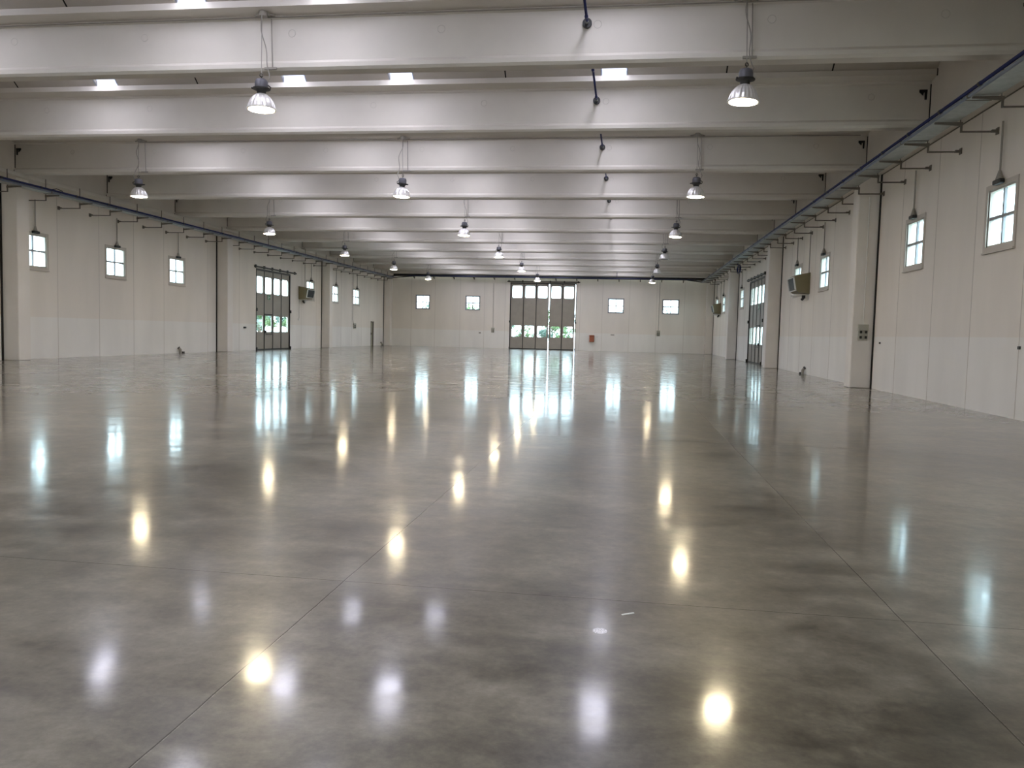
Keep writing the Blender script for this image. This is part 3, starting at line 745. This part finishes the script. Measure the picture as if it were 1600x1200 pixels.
# ------------------------------------------------------------------ unit heaters
def heater(side, yc, label):
    s = 1 if side == 'left' else -1; x = XL if s > 0 else XR
    root = empty('unit_heater', (x, yc, 3.2), label, 'heater', 'wall heaters'); off = root.location.copy()
    y0_, y1_ = yc-.6, yc+.6
    # casing tapers from the wall to the tilted grille
    v = [(0, 4.02), (.50, 3.92), (.60, 3.84), (.50, 3.30), (.42, 3.24), (0, 3.18)]
    MB().prism([(x+s*p[0], p[1]) for p in v], 1, y0_, y1_).build('casing', olive_m, root, off)
    # grille frame on the tilted face
    a, b_ = Vector((x+s*.605, 3.84)), Vector((x+s*.505, 3.30)); nrm = Vector((s*.985, -.18))
    g = MB()
    def strip(t0, t1, ya_, yb2, d0, d1, mm):
        p0, p1 = a.lerp(b_, t0), a.lerp(b_, t1)
        mm.prism([tuple(p0+nrm*d0), tuple(p0+nrm*d1), tuple(p1+nrm*d1), tuple(p1+nrm*d0)], 1, ya_, yb2)
    strip(0, .05, y0_, y1_, 0, .05, g); strip(.95, 1, y0_, y1_, 0, .05, g); strip(.08, .92, y0_, y0_+.05, 0, .05, g); strip(.08, .92, y1_-.05, y1_, 0, .05, g)
    g.build('grille_frame', white_m, root, off)
    g = MB(); strip(.08, .92, y0_+.05, y1_-.05, .003, .008, g)
    for i in range(9):
        t = .12+.09*i; strip(t, t+.025, y0_+.06, y1_-.06, .01, .045, g)
    g.build('louvre', black_m, root, off)
    g = MB(); g.tube([(x+s*.12, y0_+.5, 3.18), (x+s*.12, y0_+.5, 3.02)], .07, 12); g.tube([(x+s*.12, y0_+.5, 3.03), (x+s*.2, y0_+.5, 2.96)], .05, 10); g.build('pump', dark_m, root, off)
    for q0, q1 in ((y0_+.1, y0_+.16), (y1_-.16, y1_-.1)): MB().prism([(x, 3.17), (x+s*.5, 3.17), (x+s*.5, 3.13), (x+s*.04, 3.13), (x+s*.04, 2.95), (x, 2.95)], 1, q0, q1).build('support_bracket', white_m, root, off)
    MB().tube([(x+s*.05, y0_+.9 if s > 0 else y0_+.06, 3.95), (x+s*.05, y0_+.9 if s > 0 else y0_+.06, 5.66)], .018, 8).build('conduit', conduit_m, root, off)
    return root
heater('left', 49.42, 'olive-beige box heater with black louvre on the left wall')
heater('right', 33.25, 'olive-beige box heater with black louvre on the right wall, nearer one')
heater('right', 62.6, 'olive-beige box heater on the right wall near the far corner')
root = empty('thermostat', (XL, 48.84, 1.82), 'small white thermostat with a wire hanging below the left heater', 'thermostat'); off = root.location.copy()
MB().box(XL, XL+.04, 48.76, 48.92, 1.82, 1.95, ch=.006).build('body', white_m, root, off); MB().tube([(XL+.02, 48.87, 1.94), (XL+.02, 48.87, 3.175)], .008, 6).build('wire', conduit_m, root, off)

# ------------------------------------------------------------------ small wall fittings
def socket_panel(name, loc, axis, s, wd, h, label, conduit_top=None, shift=0.0):
    """AXIS 0: mounted on a wall facing +-x; AXIS 1: facing -y."""
    root = empty(name, loc, label, 'socket panel', 'wall socket panels'); off = Vector(loc); x, y, z = loc
    def bx(m, a0, a1, z0, z1, d0, d1, ch=0):
        if axis == 0: m.box(x+s*d0, x+s*d1, y+a0, y+a1, z0, z1, ch=ch)
        else: m.box(x+a0, x+a1, y-d1, y-d0, z0, z1, ch=ch)
    m = MB(); bx(m, -wd/2, wd/2, z+h*.62, z+h, 0, .09, .008); m.build('breaker_box', box_m, root, off)
    m = MB(); bx(m, -wd/2+.01, wd/2-.01, z, z+h*.60, 0, .07, .006); m.build('back_box', box_m, root, off)
    m = MB()
    for i in (-1, 1):
        for zz in (z+.05, z+h*.44): bx(m, i*wd*.26-.032, i*wd*.26+.032, zz, zz+.075, .07, .11, .01)
    m.build('socket', black_m, root, off)
    if conduit_top:
        if axis == 0: p = [(x+s*.03, y+shift*.5, z+h), (x+s*.03, y+shift, z+h+.3), (x+s*.03, y+shift, conduit_top)]
        else: p = [(x, y-.03, z+h), (x, y-.03, conduit_top)]
        MB().tube(p, .016, 8).build('conduit', white_m if axis == 1 and x > 5 else conduit_m, root, off)
    return root
socket_panel('socket_panel', (6.815, Y0, 1.39), 1, 1, .27, .46, 'grey socket panel with black sockets on the nearest right pilaster', 5.5)
socket_panel('socket_panel', (-11.37, YEND, 1.34), 1, 1, .27, .42, 'small socket panel with conduit on the far wall left of the tall door', 5.6)
socket_panel('socket_panel', (2.71, YEND, 1.41), 1, 1, .28, .44, 'small socket panel with conduit on the far wall right of the tall door', 5.9)
socket_panel('socket_panel', (XL, 59.45, 1.39), 0, 1, .5, .40, 'small socket panel with conduit on the left wall below the last window', 5.66, -.42)
root = empty('hose_cabinet', (-2.83, YEND, .74), 'brick-red cabinet hanging on the far wall right of the tall door', 'cabinet'); off = root.location.copy()
b = MB(); b.box(-3.03, -2.63, YEND-.20, YEND, .76, 1.25, ch=.015); b.prism([(-3.06, 1.25), (-2.60, 1.25), (-2.64, 1.33), (-3.02, 1.33)], 1, YEND-.22, YEND); b.build('body', red_m, root, off)
MB().box(-2.99, -2.67, YEND-.215, YEND-.2, .82, 1.20).build('cabinet_door', mat('cabinet_door_red', (.33, .10, .05), .45), root, off)
def small(name, x0, x1, y0, y1, z0, z1, m, label, cat):
    o = MB().box(x0, x1, y0, y1, z0, z1, ch=.006).build(name, m, None, ((x0+x1)/2, (y0+y1)/2, z0)); return tag(o, label, cat)
small('wall_plate', -1.25, -.95, YEND-.05, YEND, 1.36, 1.44, conduit_m, 'flat grey wall plate on the far wall right of the red cabinet', 'wall plate')
small('wall_plate', -12.6, -12.42, YEND-.05, YEND, 1.24, 1.36, conduit_m, 'small grey wall plate on the far wall left of the socket panel', 'wall plate')
small('wall_plate', -2.45, -2.33, YEND-.04, YEND, 1.12, 1.26, white_m, 'small white switch on the far wall beside the red cabinet', 'wall plate')
small('call_button', XL, XL+.07, 41.38, 41.60, 1.24, 1.33, black_m, 'small black button box left of the left wall folding door', 'button')
small('wall_plug', XR-.03, XR, 23.55, 23.62, 1.30, 1.35, dark_m, 'tiny dark plug in the right wall beside the nearest pilaster', 'plug')
small('wall_plug', XR-.03, XR, 15.55, 15.63, 1.28, 1.34, dark_m, 'tiny dark plug in the right wall at the photo edge', 'plug')
def stub(x, s, y, label):
    root = empty('pipe_stub', (x+s*.10, y, 0), label, 'pipe stub', 'floor pipe stubs'); off = root.location.copy()
    MB().tube([(x+s*.10, y, 0), (x+s*.10, y, .16), (x+s*.04, y-.06, .26)], [.06, .06, .055], 12).build('pipe', conduit_m, root, off)
    MB().tube([(x+s*.045, y-.055, .25), (x+s*.03, y-.07, .275)], .065, 12).build('pipe_cap', dark_m, root, off)
    MB().box(x+s*.08, x+s*.20, y+.06, y+.2, 0, .08, ch=.01).build('foot_clamp', dark_m, root, off)
stub(XL, 1, 34.95, 'short grey pipe stub standing at the foot of the left wall')
stub(XL, 1, 66.3, 'short grey pipe stub in the far left corner')
stub(XR, -1, 32.75, 'short grey pipe stub standing at the foot of the right wall')
# blue hose loop hanging from the right tray, dark cable loop on the left one
root = empty('hose_loop', (6.40, 48.1, 5.36), 'coiled dark blue hose hanging under the tray above the right folding door', 'hose'); off = root.location.copy()
b = MB()
for q in range(3): b.tube([(6.40+.02*q, 47.9+.6*math.cos(t*.4), 5.40+.24*math.sin(t*.4)) for t in range(17)], .028, 6)
b.build('coil', blue_m, root, off); MB().tube([(6.40, 48.1, 5.62), (6.38, 48.25, 5.748)], .025, 6).build('fitting', blue_m, root, off)
root = empty('cable_loop', (-20.0, 25.4, 5.78), 'black cable looping up out of the left wall tray', 'cable'); off = root.location.copy()
MB().tube([(-20.05, 25.3, 5.78), (-20.02, 25.35, 5.93), (-19.85, 25.45, 5.98), (-19.72, 25.55, 5.92), (-19.68, 25.6, 5.78)], .016, 6).build('cable', black_m, root, off)
# a stray strip on the floor
o = MB().box(-.035, .035, -.004, .004, 0, .004).build('plastic_strip', white_m, None); o.location = (.057, 3.811, 0); o.rotation_euler.z = .58
tag(o, 'tiny white plastic strip lying on the concrete floor', 'litter')

# ------------------------------------------------------------------ outside: hedge and trees beyond the doors
def make_tree(seed, h, rad, m):
    rnd = random.Random(seed); root = empty('tree', (0, 0, 0))
    t = MB(); t.tube([(0, 0, 0), (.05, .03, h*.3), (-.04, 0, h*.62)], [.16, .12, .05], 8)
    for i in range(5):
        a = rnd.uniform(0, 6.28); t.tube([(0, 0, h*.3+i*.2), (rad*.6*math.cos(a), rad*.6*math.sin(a), h*.55+i*.25)], [.06, .02], 6)
    t.build('trunk', bark_m, root)
    fo = MB()
    cl = [(rnd.gauss(0, rad*.45), rnd.gauss(0, rad*.45), h*.62+rnd.gauss(0, h*.16), rnd.uniform(.35, .7)*rad*.6) for _ in range(16)]
    for cx, cy, cz, cr_ in cl:
        for _ in range(110):
            d = Vector((rnd.gauss(0, 1), rnd.gauss(0, 1), rnd.gauss(0, 1))).normalized()*cr_*rnd.uniform(.5, 1); p = Vector((cx, cy, cz))+d
            if p.z < .3: continue
            a = Vector((rnd.gauss(0, 1), rnd.gauss(0, 1), rnd.gauss(0, 1))).normalized()*rnd.uniform(.08, .15); bq = a.cross(d).normalized()*.07
            b0 = len(fo.v); fo.v += [tuple(p-a), tuple(p+bq), tuple(p+a), tuple(p-bq)]; fo.face([b0, b0+1, b0+2, b0+3])
    fo.build('foliage', m, root); return root
protos = [make_tree(3, 4.6, 1.7, leafs[0]), make_tree(9, 4.0, 1.9, leafs[1])]
spots = [(-27.5, 93, 1.2), (-22.8, 91, 1.12), (-18.2, 94, 1.2), (-13.6, 91, 1.1), (-8.6, 93, 1.08), (-4.0, 91, 1.05), (.4, 93, 1.15), (4.8, 91, 1.15), (9.4, 94, 1.2)]
near = [(-12.6, 79.5, .55), (-10.2, 78.0, .56), (-7.9, 79.8, .60), (-5.7, 77.6, .55), (-3.5, 79.4, .56)]
spl = [(-31.0, 64.0, .8), (-34.0, 70.0, .95), (-33.0, 76.0, .8), (-36.5, 82.0, .9)]
for i, (tx, ty, sc) in enumerate(spots+near+spl):
    o = protos[i % 2] if i < 2 else copy_tree(protos[i % 2])
    o.location = (tx, ty, -.21); o.scale = (sc, sc, sc); o.rotation_euler.z = i*1.3
    nb, nn_ = len(spots), len(near)
    if i < nb: lab = 'tall bushy tree far out in the yard behind the end wall, %s from the left' % ORD[i]
    elif i < nb+nn_: lab = 'low bushy tree seen through the panes of the tall end door, %s from the left' % ORD[i-nb]
    else: lab = 'bushy tree in the yard outside the left folding door, %s from the door' % ORD[i-nb-nn_]
    tag(o, lab, 'tree', 'trees in the yard')
